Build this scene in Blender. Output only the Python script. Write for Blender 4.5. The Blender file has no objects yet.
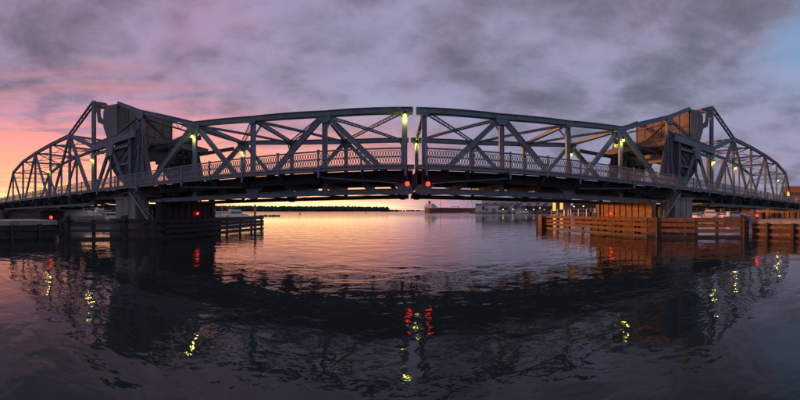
import bpy, bmesh, math, random
from mathutils import Vector, Matrix
R = math.radians
random.seed(7)
scene = bpy.context.scene
col = scene.collection

# ------------------------------------------------------------------ camera
CAMZ = 2.9
PXF = 800 / R(150.0)                      # photo pixels per radian
cd = bpy.data.cameras.new('camera')
cd.type = 'PANO'
cd.panorama_type = 'CENTRAL_CYLINDRICAL'
cd.central_cylindrical_range_u_min = -R(75)
cd.central_cylindrical_range_u_max = R(75)
cd.central_cylindrical_range_v_min = -(400 - 211) / PXF
cd.central_cylindrical_range_v_max = 211 / PXF
cd.central_cylindrical_radius = 1.0
cd.clip_start = 0.1
cd.clip_end = 12000
cam = bpy.data.objects.new('camera', cd)
col.objects.link(cam)
cam.location = (0, 0, CAMZ)
cam.rotation_euler = (R(90), 0, -R(0.375))
scene.camera = cam

# ------------------------------------------------------------------ world sky
SUN_AZ, SUN_EL = R(-45), R(2.6)           # azimuth from +Y towards +X
SD = (math.sin(SUN_AZ), math.cos(SUN_AZ))
world = bpy.data.worlds.new('World')
scene.world = world
world.use_nodes = True
wt = world.node_tree
wt.nodes.clear()


class G:
    """small expression helper around a node tree"""
    def __init__(s, t): s.t = t
    def _in(s, sock, v):
        if isinstance(v, bpy.types.NodeSocket): s.t.links.new(v, sock)
        elif v is not None: sock.default_value = v
    def m(s, op, a, b=None, c=None, clamp=False):
        n = s.t.nodes.new('ShaderNodeMath'); n.operation = op; n.use_clamp = clamp
        for i, v in enumerate((a, b, c)): s._in(n.inputs[i], v)
        return n.outputs[0]
    def ss(s, v, lo, hi):                 # smoothstep
        n = s.t.nodes.new('ShaderNodeMapRange'); n.interpolation_type = 'SMOOTHSTEP'
        s._in(n.inputs['Value'], v)
        n.inputs['From Min'].default_value = lo; n.inputs['From Max'].default_value = hi
        return n.outputs['Result']
    def mix(s, f, a, b, blend='MIX'):
        n = s.t.nodes.new('ShaderNodeMix'); n.data_type = 'RGBA'; n.blend_type = blend
        s._in(n.inputs[0], f)
        for i, v in ((6, a), (7, b)):
            if isinstance(v, tuple): v = tuple(v[:3]) + (1,)
            s._in(n.inputs[i], v)
        return n.outputs[2]
    def noise(s, vec, scale, detail=5, rough=.55, dist=0., lac=2.):
        n = s.t.nodes.new('ShaderNodeTexNoise')
        s._in(n.inputs['Vector'], vec)
        for k, v in (('Scale', scale), ('Detail', detail), ('Roughness', rough), ('Distortion', dist), ('Lacunarity', lac)):
            n.inputs[k].default_value = v
        return n.outputs['Fac']
    def xyz(s, x, y, z):
        n = s.t.nodes.new('ShaderNodeCombineXYZ')
        for i, v in enumerate((x, y, z)): s._in(n.inputs[i], v)
        return n.outputs[0]
    def sep(s, v):
        n = s.t.nodes.new('ShaderNodeSeparateXYZ'); s._in(n.inputs[0], v)
        return n.outputs
    def scale(s, v, sc, loc=(0, 0, 0), rot=(0, 0, 0)):
        n = s.t.nodes.new('ShaderNodeMapping'); s._in(n.inputs[0], v)
        n.inputs['Location'].default_value = loc
        n.inputs['Rotation'].default_value = rot
        n.inputs['Scale'].default_value = sc
        return n.outputs[0]
    def coord(s, k='Object'):
        return s.t.nodes.new('ShaderNodeTexCoord').outputs[k]


def build_sky():
    g = G(wt)
    x, y, z = g.sep(g.coord('Generated'))
    hl = g.m('ADD', g.m('SQRT', g.m('ADD', g.m('MULTIPLY', x, x), g.m('MULTIPLY', y, y))), 1e-4)
    def toward(az):                       # cosine of the azimuth difference
        return g.m('DIVIDE', g.m('ADD', g.m('MULTIPLY', x, math.sin(az)), g.m('MULTIPLY', y, math.cos(az))), hl)
    ca = toward(SUN_AZ)
    cl = toward(R(-78))                   # where the cloud edge lets the low light in
    zp = g.m('MAXIMUM', z, 0.0)
    k = g.m('DIVIDE', 1.0, g.m('ADD', zp, 0.55))
    P = g.xyz(g.m('MULTIPLY', x, k), g.m('MULTIPLY', y, k), g.m('MULTIPLY', g.m('MULTIPLY', zp, k), 2.3))
    wide = g.noise(g.scale(P, (1, 1, 1), (3.1, 1.7, 0)), 1.5, 3, .5, .2)
    n1 = g.noise(g.scale(P, (1, 1, 1), (4.2, 8.8, 3)), 3.0, 9, .56, .25)
    n2 = g.noise(g.scale(P, (1, 1, 1.6), (1.3, 5.5, 1)), 6.5, 8, .58, .3)
    n3 = g.noise(g.scale(P, (.5, .5, 3.4), (7.7, 2.5, 5)), 4.2, 9, .58, .5)
    body = g.m('ADD', g.m('ADD', g.m('MULTIPLY', n1, .52), g.m('MULTIPLY', n2, .36)), g.m('MULTIPLY', wide, .22))
    cloud = g.mix(g.ss(g.m('ADD', body, g.m('MULTIPLY', g.m('SUBTRACT', 1.0, g.ss(zp, .1, .5)), .05)), .40, .69), (.140, .148, .205), (.335, .332, .49))
    # a drift between grey, rose grey and blue grey inside the deck
    hue = g.noise(g.scale(P, (1, 1, 1), (11, 2, 8)), 2.1, 4, .5, .3)
    cloud = g.mix(g.ss(hue, .45, .65), cloud, g.mix(1.0, cloud, (1.08, .95, .97), 'MULTIPLY'))
    cloud = g.mix(g.ss(cl, .1, 1.0), cloud, g.mix(1.0, cloud, (1.20, .92, .95), 'MULTIPLY'))
    # lit undersides: rose wash and salmon streaks low on the sunset side
    lowb = g.m('SUBTRACT', 1.0, g.ss(zp, .10, .46))
    pm_ = g.m('MULTIPLY', lowb, g.ss(cl, .42, .93))
    streak = g.ss(g.m('ADD', g.m('MULTIPLY', n3, .8), g.m('MULTIPLY', n2, .25)), .44, .58)
    cloud = g.mix(g.m('MULTIPLY', pm_, .55), cloud, (.42, .235, .37))
    cloud = g.mix(g.m('MULTIPLY', pm_, streak), cloud, (1.0, .34, .38))
    hi = g.m('MULTIPLY', g.m('MULTIPLY', g.m('SUBTRACT', 1.0, g.ss(zp, .25, .60)), g.ss(cl, .6, .97)), g.ss(n3, .52, .68))
    cloud = g.mix(g.m('MULTIPLY', hi, .6), cloud, (.72, .29, .31))
    rose = g.m('MULTIPLY', g.m('SUBTRACT', 1.0, g.ss(zp, .03, .36)), g.m('MULTIPLY', g.ss(ca, -.35, .75), g.ss(n2, .36, .66)))
    cloud = g.mix(g.m('MULTIPLY', rose, .36), cloud, (.50, .27, .36))
    bel = g.m('MULTIPLY', g.m('SUBTRACT', 1.0, g.ss(zp, .08, .34)), g.ss(ca, .42, .90))
    cloud = g.mix(g.m('MULTIPLY', bel, g.m('ADD', .48, g.m('MULTIPLY', streak, .45))), cloud, (1.25, .42, .38))
    # clear sky through gaps of the cloud deck
    sk = wt.nodes.new('ShaderNodeTexSky'); sk.sky_type = 'NISHITA'
    sk.sun_disc = False
    sk.sun_elevation = SUN_EL
    sk.sun_rotation = SUN_AZ
    sk.altitude = 180; sk.air_density = 1.0; sk.dust_density = 2.0; sk.ozone_density = 2.0
    side = g.m('SUBTRACT', 1.0, g.ss(toward(R(105)), .70, .92))
    gap = g.m('MULTIPLY', g.m('MULTIPLY', g.m('SUBTRACT', 1.0, side), g.ss(zp, .30, .46)), g.ss(g.m('ADD', g.m('MULTIPLY', wide, .6), g.m('MULTIPLY', n1, .5)), .42, .53))
    thin = g.ss(n1, .56, .74)
    cov = g.m('SUBTRACT', 1.0, g.m('MAXIMUM', g.m('MULTIPLY', gap, .9), g.m('MULTIPLY', thin, .08)), clamp=True)
    cloud10 = g.mix(1.0, cloud, (10, 10, 10), 'MULTIPLY')
    full = g.mix(cov, g.mix(1.0, sk.outputs[0], (7.0, 6.2, 6.6), 'MULTIPLY'), cloud10)
    # glowing band along the horizon under the cloud edge
    e1 = g.m('POWER', 2.718, g.m('MULTIPLY', -1.0, g.m('POWER', g.m('DIVIDE', zp, .155), 1.7)))
    e2 = g.m('POWER', 2.718, g.m('MULTIPLY', -1.0, g.m('POWER', g.m('DIVIDE', zp, .052), 1.5)))
    brk = g.m('ADD', .5, g.m('MULTIPLY', g.ss(n3, .40, .58), .5))
    o = g.m('MULTIPLY', g.m('MULTIPLY', e1, g.ss(ca, .64, .90)), brk)
    full = g.mix(o, full, (17.0, 6.4, 1.7))
    w = g.m('MULTIPLY', g.m('MULTIPLY', e2, g.ss(ca, .58, .84)), brk)
    full = g.mix(w, full, (20.0, 15.0, 7.4))
    bg = wt.nodes.new('ShaderNodeBackground')
    wt.links.new(full, bg.inputs[0]); bg.inputs[1].default_value = 0.1
    out = wt.nodes.new('ShaderNodeOutputWorld')
    wt.links.new(bg.outputs[0], out.inputs[0])


build_sky()

# ------------------------------------------------------------------ low sun
sl = bpy.data.lights.new('sun', 'SUN')
sl.energy = 3.0
sl.angle = R(3)
sl.color = (1.0, .36, .11)
sun = bpy.data.objects.new('sun', sl)
col.objects.link(sun)
dvec = Vector((SD[0] * math.cos(SUN_EL), SD[1] * math.cos(SUN_EL), math.sin(SUN_EL)))
sun.rotation_euler = dvec.to_track_quat('Z', 'Y').to_euler()
sun.location = (-60, 80, 60)

scene.view_settings.view_transform = 'Standard'
scene.view_settings.look = 'None'
scene.view_settings.exposure = 0.0
scene.view_settings.gamma = 1.0
scene.view_settings.use_curve_mapping = False
scene.cycles.max_bounces = 6
scene.cycles.caustics_reflective = False
scene.cycles.caustics_refractive = False
scene.cycles.sample_clamp_indirect = 4.0
scene.cycles.use_denoising = True

# ------------------------------------------------------------------ materials
MATS = {}


def surf(name, base, var=.25, rough=.6, metal=0., nscale=2.5, second=None, amt=.0, bump=.15, bscale=12., streak=False, rvar=.12):
    """painted / cast / wooden surface: colour variation, a second tone in patches, fine relief"""
    m = bpy.data.materials.new(name); m.use_nodes = True
    t = m.node_tree; b = t.nodes['Principled BSDF']; g = G(t)
    geo = t.nodes.new('ShaderNodeNewGeometry').outputs['Position']
    v = g.scale(geo, (1, 1, .35 if streak else 1))
    n = g.noise(v, nscale, 6, .6, .2)
    lo = tuple(c * (1 - var) for c in base); hi = tuple(min(1, c * (1 + var)) for c in base)
    c = g.mix(g.ss(n, .3, .7), lo, hi)
    if second:
        n2 = g.noise(g.scale(geo, (1, 1, .3 if streak else 1), (9, 4, 2)), nscale * .7, 8, .68, .4)
        c = g.mix(g.m('MULTIPLY', g.ss(n2, .52, .68), amt), c, second)
    t.links.new(c, b.inputs['Base Color'])
    r = g.m('ADD', rough - rvar, g.m('MULTIPLY', n, rvar * 2))
    t.links.new(r, b.inputs['Roughness'])
    b.inputs['Metallic'].default_value = metal
    if bump:
        bp = t.nodes.new('ShaderNodeBump'); bp.inputs['Strength'].default_value = bump
        bp.inputs['Distance'].default_value = .03
        t.links.new(g.noise(geo, bscale, 6, .6), bp.inputs['Height'])
        t.links.new(bp.outputs[0], b.inputs['Normal'])
    MATS[name] = m
    return m


def glow(name, colr, strength):
    m = bpy.data.materials.new(name); m.use_nodes = True
    b = m.node_tree.nodes['Principled BSDF']
    b.inputs['Base Color'].default_value = (*colr, 1)
    b.inputs['Emission Color'].default_value = (*colr, 1)
    b.inputs['Emission Strength'].default_value = strength
    MATS[name] = m


surf('steel', (.135, .20, .235), .22, .5, .15, 1.6, (.13, .075, .05), .55, .1, 25, True)
surf('steel_dark', (.10, .11, .125), .25, .55, .1, 1.6, (.12, .07, .05), .6, .1, 25, True)
surf('steel_rail', (.20, .225, .255), .2, .5, .1, 3, (.14, .09, .06), .3, 0)
surf('weight_plate', (.19, .14, .115), .3, .75, 0, .9, (.17, .085, .05), .7, .3, 9, True)
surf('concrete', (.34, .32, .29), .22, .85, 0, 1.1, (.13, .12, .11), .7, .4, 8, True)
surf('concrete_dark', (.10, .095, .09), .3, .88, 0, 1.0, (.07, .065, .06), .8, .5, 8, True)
surf('weight_concrete', (.22, .21, .195), .25, .85, 0, .8, (.09, .085, .08), .7, .4, 8, True)
surf('shade_black', (.028, .028, .03), .3, .8, 0, 1.5, (.05, .04, .035), .6, .1)  # near-black tone standing in for the shade under the sidewalk
surf('timber_yellow_lit', (.58, .36, .10), .2, .8, 0, 3, (.3, .18, .07), .5, .2)
surf('asphalt', (.05, .05, .052), .2, .9, 0, 3)
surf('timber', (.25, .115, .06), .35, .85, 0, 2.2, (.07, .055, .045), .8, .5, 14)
surf('timber_wet_shade', (.045, .037, .032), .35, .6, 0, 2.2, (.03, .035, .03), .8, .5, 14)  # wet piles; also the shade painted into left walls, fender and dock faces
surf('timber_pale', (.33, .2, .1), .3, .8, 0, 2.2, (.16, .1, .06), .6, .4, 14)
surf('gelcoat', (.78, .78, .76), .06, .25, 0, .8, (.5, .5, .48), .3, 0)
surf('gelcoat_blue', (.10, .14, .26), .1, .3, 0, .8, None, 0, 0)
surf('canvas_tan', (.45, .33, .2), .15, .85, 0, 3, None, 0, .1)
surf('canvas_blue', (.06, .1, .22), .15, .85, 0, 3, None, 0, .1)
surf('boat_glass', (.02, .025, .03), .1, .08, 0, 1, None, 0, 0, rvar=.02)
surf('aluminium', (.55, .56, .58), .1, .35, .8, 2, None, 0, 0)
surf('white_paint', (.72, .71, .68), .1, .6, 0, .5, (.5, .47, .43), .4, .05)
surf('hull_red', (.24, .06, .045), .2, .6, 0, .06, (.12, .05, .04), .5, 0)
surf('cladding', (.68, .65, .63), .08, .7, 0, .15, (.40, .36, .34), .5, .05, 1)
surf('cladding_dark', (.24, .23, .24), .12, .7, 0, .15, None, 0, 0)
surf('roofing', (.14, .13, .13), .15, .85, 0, .3, None, 0, 0)
surf('brickwork', (.27, .11, .075), .25, .85, 0, 1.5, (.18, .08, .06), .5, .2, 4)
surf('window_glass', (.03, .035, .045), .1, .1, 0, 1, None, 0, 0, rvar=.02)
surf('bark', (.09, .065, .045), .3, .9, 0, 3, None, 0, .4, 10)
surf('leaf', (.055, .075, .03), .45, .75, 0, .9, (.10, .085, .03), .6, 0)
surf('leaf_deep', (.035, .05, .022), .45, .8, 0, .8, (.06, .06, .025), .6, 0)
surf('wood_mass', (.035, .042, .022), .5, .9, 0, .05, (.06, .055, .03), .6, 0)
surf('grass_soil', (.09, .09, .045), .35, .95, 0, .12, (.14, .115, .08), .7, .2, 1)
surf('rock', (.16, .15, .14), .35, .9, 0, .8, None, 0, .5, 5)
surf('sheet_pile', (.25, .14, .09), .3, .8, 0, 1.2, (.12, .08, .06), .7, .3, 8, True)
surf('sign_face', (.45, .43, .45), .08, .6, 0, 2, None, 0, 0)
surf('black_iron', (.03, .03, .032), .2, .5, .3, 3, None, 0, 0)
glow('lamp_bulb', (1.0, .90, .08), 7)
glow('lamp_red', (1.0, .03, .012), 4.5)
glow('street_bulb', (1.0, .80, .35), 9)
glow('lit_window', (1.0, .55, .14), 1.0)


XC_W = 1.3


def water_material():
    m = bpy.data.materials.new('water_surface'); m.use_nodes = True
    t = m.node_tree; b = t.nodes['Principled BSDF']; g = G(t)
    b.inputs['Base Color'].default_value = (.022, .031, .028, 1)
    b.inputs['Roughness'].default_value = .03
    b.inputs['IOR'].default_value = 1.38
    geo = t.nodes.new('ShaderNodeNewGeometry').outputs['Position']
    warp = g.noise(geo, .05, 3, .5)
    # ripples travel mainly along the view, long crests across it
    w1 = g.noise(g.scale(geo, (.9, 1.1, 1), (0, 0, 0), (0, 0, .3)), .52, 3, .5, .4)
    w2 = g.noise(g.scale(geo, (.85, 1.15, 1), (5, 2, 0), (0, 0, -.3)), 1.7, 3, .5, .4)
    w3 = g.noise(g.scale(geo, (1, 1, 1), (8, 3, 0), (0, 0, .2)), 6.0, 2, .5, .3)
    gust = g.ss(g.noise(g.scale(geo, (.55, 1.2, 1), (2, 7, 0)), .06, 4, .55, .5), .38, .64)
    px, py, pz = g.sep(geo)
    rr = g.m('SQRT', g.m('ADD', g.m('POWER', g.m('SUBTRACT', px, XC_W), 2.0), g.m('POWER', g.m('SUBTRACT', py, 14.0), 2.0)))   # from mid channel
    open_ = g.m('ADD', .05, g.m('MULTIPLY', g.m('SUBTRACT', 1.0, g.ss(rr, 14, 85)), .95))   # calmer out in the bay
    h = g.m('ADD', g.m('MULTIPLY', w1, .055), g.m('MULTIPLY', g.m('MULTIPLY', w2, .013), g.m('ADD', .4, gust)))
    h = g.m('ADD', h, g.m('MULTIPLY', g.m('MULTIPLY', w3, .0020), g.m('ADD', .2, gust)))
    h = g.m('MULTIPLY', h, open_)
    t.links.new(g.m('ADD', .03, g.m('MULTIPLY', g.ss(rr, 35, 260), .16)), b.inputs['Roughness'])
    bp = t.nodes.new('ShaderNodeBump')
    bp.inputs['Strength'].default_value = 1.0
    bp.inputs['Distance'].default_value = 1.0
    t.links.new(h, bp.inputs['Height'])
    t.links.new(bp.outputs[0], b.inputs['Normal'])
    MATS['water_surface'] = m


water_material()

# ------------------------------------------------------------------ mesh helpers
UP = Vector((0, 0, 1))


class MB:
    def __init__(s): s.v = []; s.f = []
    def add(s, vs, fs):
        o = len(s.v); s.v += [tuple(a) for a in vs]; s.f += [tuple(i + o for i in f) for f in fs]
        return s
    def hexa(s, a, b):                    # two quads
        return s.add(list(a) + list(b), [(3, 2, 1, 0), (4, 5, 6, 7), (0, 1, 5, 4), (1, 2, 6, 5), (2, 3, 7, 6), (3, 0, 4, 7)])
    def beam(s, p, q, w, h, up=UP, w2=None, h2=None):
        p = Vector(p); q = Vector(q); d = (q - p).normalized()
        up = Vector(up)
        if abs(d.dot(up)) > .97: up = Vector((0, 1, 0)) if abs(d.y) < .9 else Vector((1, 0, 0))
        a = d.cross(up).normalized(); b = a.cross(d).normalized()
        w2 = w if w2 is None else w2; h2 = h if h2 is None else h2
        def ring(c, W, H): return [c + a * (sx * W / 2) + b * (sy * H / 2) for sx, sy in ((-1, -1), (1, -1), (1, 1), (-1, 1))]
        return s.hexa(ring(p, w, h), ring(q, w2, h2))
    def ibeam(s, p, q, w, h, t=.05, lip=.0, up=UP):
        """built-up member: recessed web box, flange plates above and below"""
        p = Vector(p); q = Vector(q); d = (q - p).normalized(); up = Vector(up)
        if abs(d.dot(up)) > .97: up = Vector((1, 0, 0))
        a = d.cross(up).normalized(); b = a.cross(d).normalized()
        s.beam(p, q, w * .72, h - 2 * t + .004, up)
        for k in (-1, 1):
            o = b * (k * (h / 2 - t / 2))
            s.beam(p + o, q + o, w + lip, t, up)
        return s
    def box(s, c, d, rz=0):
        x, y, z = c; a, b, e = (k / 2 for k in d)
        ca, sa = math.cos(rz), math.sin(rz)
        def P(i, j, k): return (x + i * ca - j * sa, y + i * sa + j * ca, z + k)
        return s.hexa([P(-a, -b, -e), P(a, -b, -e), P(a, b, -e), P(-a, b, -e)], [P(-a, -b, e), P(a, -b, e), P(a, b, e), P(-a, b, e)])
    def tube(s, p, q, r0, r1=None, n=8):
        p = Vector(p); q = Vector(q); d = (q - p).normalized(); r1 = r0 if r1 is None else r1
        u = UP if abs(d.z) < .95 else Vector((1, 0, 0))
        a = d.cross(u).normalized(); b = a.cross(d)
        vs = []
        for c, r in ((p, r0), (q, r1)):
            vs += [c + a * (r * math.cos(2 * math.pi * i / n)) + b * (r * math.sin(2 * math.pi * i / n)) for i in range(n)]
        fs = [(i, (i + 1) % n, n + (i + 1) % n, n + i) for i in range(n)]
        fs += [tuple(range(n - 1, -1, -1)), tuple(range(n, 2 * n))]
        return s.add(vs, fs)
    def prism(s, poly, y0, y1):           # polygon in the XZ plane pulled along Y
        n = len(poly)
        vs = [(x, y0, z) for x, z in poly] + [(x, y1, z) for x, z in poly]
        fs = [tuple(range(n)), tuple(range(2 * n - 1, n - 1, -1))] + [(i, n + i, n + (i + 1) % n, (i + 1) % n) for i in range(n)]
        return s.add(vs, fs)
    def slab(s, poly, z0, z1):            # polygon in the XY plane pulled along Z
        n = len(poly)
        vs = [(x, y, z0) for x, y in poly] + [(x, y, z1) for x, y in poly]
        fs = [tuple(range(n)), tuple(range(2 * n - 1, n - 1, -1))] + [(i, n + i, n + (i + 1) % n, (i + 1) % n) for i in range(n)]
        return s.add(vs, fs)
    def laced(s, p, q, w, t=.05, pitch=None, up=UP, bar=.045):
        """pair of angles joined by zigzag lacing bars, lying in the plane of `w`"""
        p = Vector(p); q = Vector(q); d = (q - p); L = d.length; d.normalize(); up = Vector(up)
        if abs(d.dot(up)) > .97: up = Vector((0, 1, 0))
        a = d.cross(up).normalized()
        for k in (-1, 1):
            o = a * (k * (w / 2 - t / 2))
            s.beam(p + o, q + o, t, t * 1.8, up)
        n = max(2, int(L / (pitch or w)))
        for i in range(n):
            k = 1 if i % 2 else -1
            s.beam(p + d * (L * i / n) + a * (k * w * .45), p + d * (L * (i + 1) / n) - a * (k * w * .45), bar, .02, up)
        return s
    def ball(s, c, r, n=8, m=6, sq=1.):
        vs = [(c[0], c[1], c[2] - r * sq)]
        for j in range(1, m):
            a = math.pi * j / m
            for i in range(n):
                b = 2 * math.pi * i / n
                vs.append((c[0] + r * math.sin(a) * math.cos(b), c[1] + r * math.sin(a) * math.sin(b), c[2] - r * sq * math.cos(a)))
        vs.append((c[0], c[1], c[2] + r * sq))
        fs = [(0, 1 + (i + 1) % n, 1 + i) for i in range(n)]
        for j in range(m - 2):
            for i in range(n):
                A = 1 + j * n; B = A + n
                fs.append((A + i, A + (i + 1) % n, B + (i + 1) % n, B + i))
        A = 1 + (m - 2) * n; top = len(vs) - 1
        fs += [(A + i, A + (i + 1) % n, top) for i in range(n)]
        return s.add(vs, fs)
    def build(s, name, mat, parent=None, smooth=False, org=None):
        """link as one mesh object; vertices are given in world space, the origin is the parent's"""
        o = org if org is not None else (ROOT.get(parent.name, Vector()) if parent else Vector())
        me = bpy.data.meshes.new(name)
        me.from_pydata([(v[0] - o[0], v[1] - o[1], v[2] - o[2]) for v in s.v], [], s.f)
        bm = bmesh.new(); bm.from_mesh(me)
        bmesh.ops.recalc_face_normals(bm, faces=bm.faces)
        bm.to_mesh(me); bm.free()
        if smooth: me.polygons.foreach_set('use_smooth', [True] * len(me.polygons))
        me.materials.append(MATS[mat])
        ob = bpy.data.objects.new(name, me); col.objects.link(ob)
        if parent: ob.parent = parent
        else: ob.location = o
        ROOT[ob.name] = Vector(o)
        return ob


ROOT = {}


def tag(o, label=None, cat=None, group=None, kind=None):
    if label: o['label'] = label
    if cat: o['category'] = cat
    if group: o['group'] = group
    if kind: o['kind'] = kind
    return o


def thing(name, loc, label, cat, group=None):
    o = bpy.data.objects.new(name, None); col.objects.link(o)
    o.location = loc; o.empty_display_size = .3
    ROOT[o.name] = Vector(loc)
    return tag(o, label, cat, group)


def inst(name, src, parent, loc, rot=(0, 0, 0), scl=(1, 1, 1)):
    """another object on the same mesh; loc is in world space, parent unrotated"""
    o = src.copy(); o.name = name; col.objects.link(o); o.parent = parent
    o.location = Vector(loc) - ROOT[parent.name]; o.rotation_euler = rot; o.scale = scl
    return o


def ray(px, dist):                        # photo column + distance from the camera -> ground point
    a = R((px - 398) * .1875)
    return (dist * math.sin(a), dist * math.cos(a))


# ------------------------------------------------------------------ water and land
w = MB()
N = 40
xs = [-6000 + 300 * i for i in range(N + 1)]
w.add([(x, y, 0) for y in xs for x in xs], [(j * (N + 1) + i, j * (N + 1) + i + 1, (j + 1) * (N + 1) + i + 1, (j + 1) * (N + 1) + i) for j in range(N) for i in range(N)])
tag(w.build('water', 'water_surface'), kind='structure')


def land(name, poly, z, mat='grass_soil'):
    b = MB(); b.slab(poly, -2.5, z)
    return tag(b.build(name, mat), kind='structure')


land('bank_right', [(98, -160), (98, 41), (142, 46), (156, 112), (178, 200), (205, 290), (172, 318), (84, 352), (120, 700), (900, 800), (900, -160)], 1.1)
land('bank_left', [(-104, -160), (-104, 20), (-128, 42), (-150, 150), (-190, 320), (-330, 560), (-900, 700), (-900, -160)], 1.1)

# ------------------------------------------------------------------ bridge geometry
XC = 1.3                                   # centre joint
YN, YF = 24.0, 34.0                        # near / far truss planes
YS = 22.0                                  # outer edge of the near sidewalk


def zd(u):                                 # top of the sidewalk at distance u from the joint
    return 6.22 - .0165 * u if u < 25 else 5.8075 - .011 * (u - 25)


def zb(u): return zd(u) - 1.75             # bottom chord axis


SIDE = {-1: 'left', 1: 'right'}
PANEL = 3.25
# one railing panel mesh: two tiers of upright oval rings
pm = MB()
nr = 16
for tier in (0, 1):
    for i in range(nr):
        cx = (i + .5) * PANEL / nr; cz = .36 + tier * .52
        a, b = PANEL / nr / 2 + .004, .235
        ring = [(math.cos(R(t)), math.sin(R(t))) for t in (0, 40, 65, 90, 115, 140, 180, 220, 245, 270, 295, 320)]
        n = len(ring); vs = []
        for y in (-.012, .012):
            for k in (1.0, None):
                for c, s_ in ring:
                    if k: vs.append((cx + a * c, y, cz + b * s_))
                    else: vs.append((cx + (a - .05) * c, y, cz + (b - .055) * s_))
        fs = []
        for j in range(n):
            k = (j + 1) % n
            fs += [(j, k, n + k, n + j), (2 * n + j, 3 * n + j, 3 * n + k, 2 * n + k), (j, 2 * n + j, 2 * n + k, k), (n + j, n + k, 3 * n + k, 3 * n + j)]
        pm.add(vs, fs)
PANEL_SRC = None


def railing(parent, s, us, y, light=False):
    """lattice railing along the sidewalk: rails as the part, posts and ring panels as its pieces"""
    global PANEL_SRC
    rl = MB()
    for i in range(len(us) - 1):
        a, b = us[i], us[i + 1]
        for dz, hh, ww in ((1.22, .11, .12), (.62, .08, .06), (.09, .08, .06)):
            rl.beam((XC + s * a, y, zd(a) + dz), (XC + s * b, y, zd(b) + dz), ww, hh)
    ro = rl.build('sidewalk_railing', 'steel_rail', parent)
    ROOT[ro.name] = ROOT[parent.name]
    for i, u in enumerate(us):
        p = MB(); z = zd(u)
        lo = (.75 if i % 2 == 0 else .34) if not light else .2
        p.box((XC + s * u, y - .07, z + (1.3 - lo) / 2), (.15, .10, 1.3 + lo))
        p.box((XC + s * u, y - .07, z + 1.32), (.19, .15, .05))
        p.build('railing_post', 'steel_rail', ro)
    for i in range(len(us) - 1):
        a, b = us[i], us[i + 1]
        L = b - a; sl_ = math.atan2(zd(b) - zd(a), L)
        u0 = a if s > 0 else b
        loc = (XC + s * u0, y, zd(u0))
        ang = -(sl_ if s > 0 else -sl_)
        if PANEL_SRC is None:
            o = pm.build('railing_panel', 'steel_rail', ro, org=(0, 0, 0))
            o.location = Vector(loc) - ROOT[parent.name]; o.rotation_euler = (0, ang, 0); o.scale = (L / PANEL, 1, 1)
            PANEL_SRC = o
        else:
            inst('railing_panel', PANEL_SRC, ro, loc, (0, ang, 0), (L / PANEL, 1, 1))
    return ro


def member(name, p, q, wd, dp, parent, mat='steel', up=UP, t=.05):
    b = MB(); b.ibeam(p, q, wd, dp, t, up=up)
    return b.build(name, mat, parent)


def laced(name, p, q, wd, parent, mat='steel', **k):
    b = MB(); b.laced(p, q, wd, **k)
    return b.build(name, mat, parent)


def gusset(u, z, s, y, r, parent, skew=0., name='gusset_plate'):
    b = MB()
    pts = [(-r, -.55 * r), (-.45 * r, -r), (.45 * r, -r), (r, -.55 * r), (r, .4 * r), (.5 * r, .55 * r), (-.5 * r, .55 * r), (-r, .4 * r)]
    poly = [(XC + s * (u + a), z + c + skew * a) for a, c in pts]
    b.prism(poly, y - .25, y + .25)
    return b.build(name, 'steel', parent)


def brackets(parent, s, us, deep):
    for i, u in enumerate(us):
        b = MB(); z = zd(u) - .16; x = XC + s * u
        d = 1.15 if (i % 2 == 0) == deep else .7
        vs = [(YS + .12, z - .22), (YS + .12, z), (YN - .2, z), (YN - .2, z - d)]
        b.add([(x + k * .04, yy, zz) for k in (-1, 1) for yy, zz in vs], [(0, 1, 2, 3), (7, 6, 5, 4)] + [(j, 4 + j, 4 + (j + 1) % 4, (j + 1) % 4) for j in range(4)])
        b.beam((x, YS + .12, z - .24), (x, YN - .2, z - d - .02), .22, .04)
        b.build('sidewalk_bracket', 'steel', parent)


def floor_parts(parent, s, us, nodes):
    """roadway, sidewalk, floor beams and stringers between u[0] and u[-1]"""
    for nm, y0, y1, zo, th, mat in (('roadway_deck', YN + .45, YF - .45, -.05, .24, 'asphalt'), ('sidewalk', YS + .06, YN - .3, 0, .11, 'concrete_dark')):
        b = MB()
        for i in range(len(us) - 1):
            a, c = us[i], us[i + 1]
            b.hexa([(XC + s * a, y, zd(a) + zo - t) for y, t in ((y0, th), (y1, th), (y1, 0), (y0, 0))],
                   [(XC + s * c, y, zd(c) + zo - t) for y, t in ((y0, th), (y1, th), (y1, 0), (y0, 0))])
        b.build(nm, mat, parent)
    b = MB()
    for i in range(len(us) - 1):
        a, c = us[i], us[i + 1]
        b.beam((XC + s * a, YS, zd(a) - .13), (XC + s * c, YS, zd(c) - .13), .07, .30)
        b.beam((XC + s * a, YS - .05, zd(a) + .0), (XC + s * c, YS - .05, zd(c) + .0), .16, .045)
    b.build('sidewalk_fascia', 'steel_rail', parent)
    for u in us:
        b = MB(); x = XC + s * u
        b.ibeam((x, YN + .2, zd(u) - .86), (x, YF - .2, zd(u) - .86), .32, .95, .05)
        b.build('floor_beam', 'steel_dark', parent)
    for y in (26.0, 28.0, 30.0, 32.0):
        b = MB()
        for i in range(len(us) - 1):
            a, c = us[i], us[i + 1]
            b.beam((XC + s * a, y, zd(a) - .55), (XC + s * c, y, zd(c) - .55), .16, .42)
        b.build('stringer', 'steel_dark', parent)
    # bottom lateral bracing
    for i in range(0, len(nodes) - 1):
        a, c = nodes[i], nodes[i + 1]
        b = MB()
        b.beam((XC + s * a, YN, zb(a) + .05), (XC + s * c, YF, zb(c) + .05), .12, .12)
        b.beam((XC + s * a, YF, zb(a) + .18), (XC + s * c, YN, zb(c) + .18), .12, .12)
        b.build('bottom_lateral_brace', 'steel_dark', parent)


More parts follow.
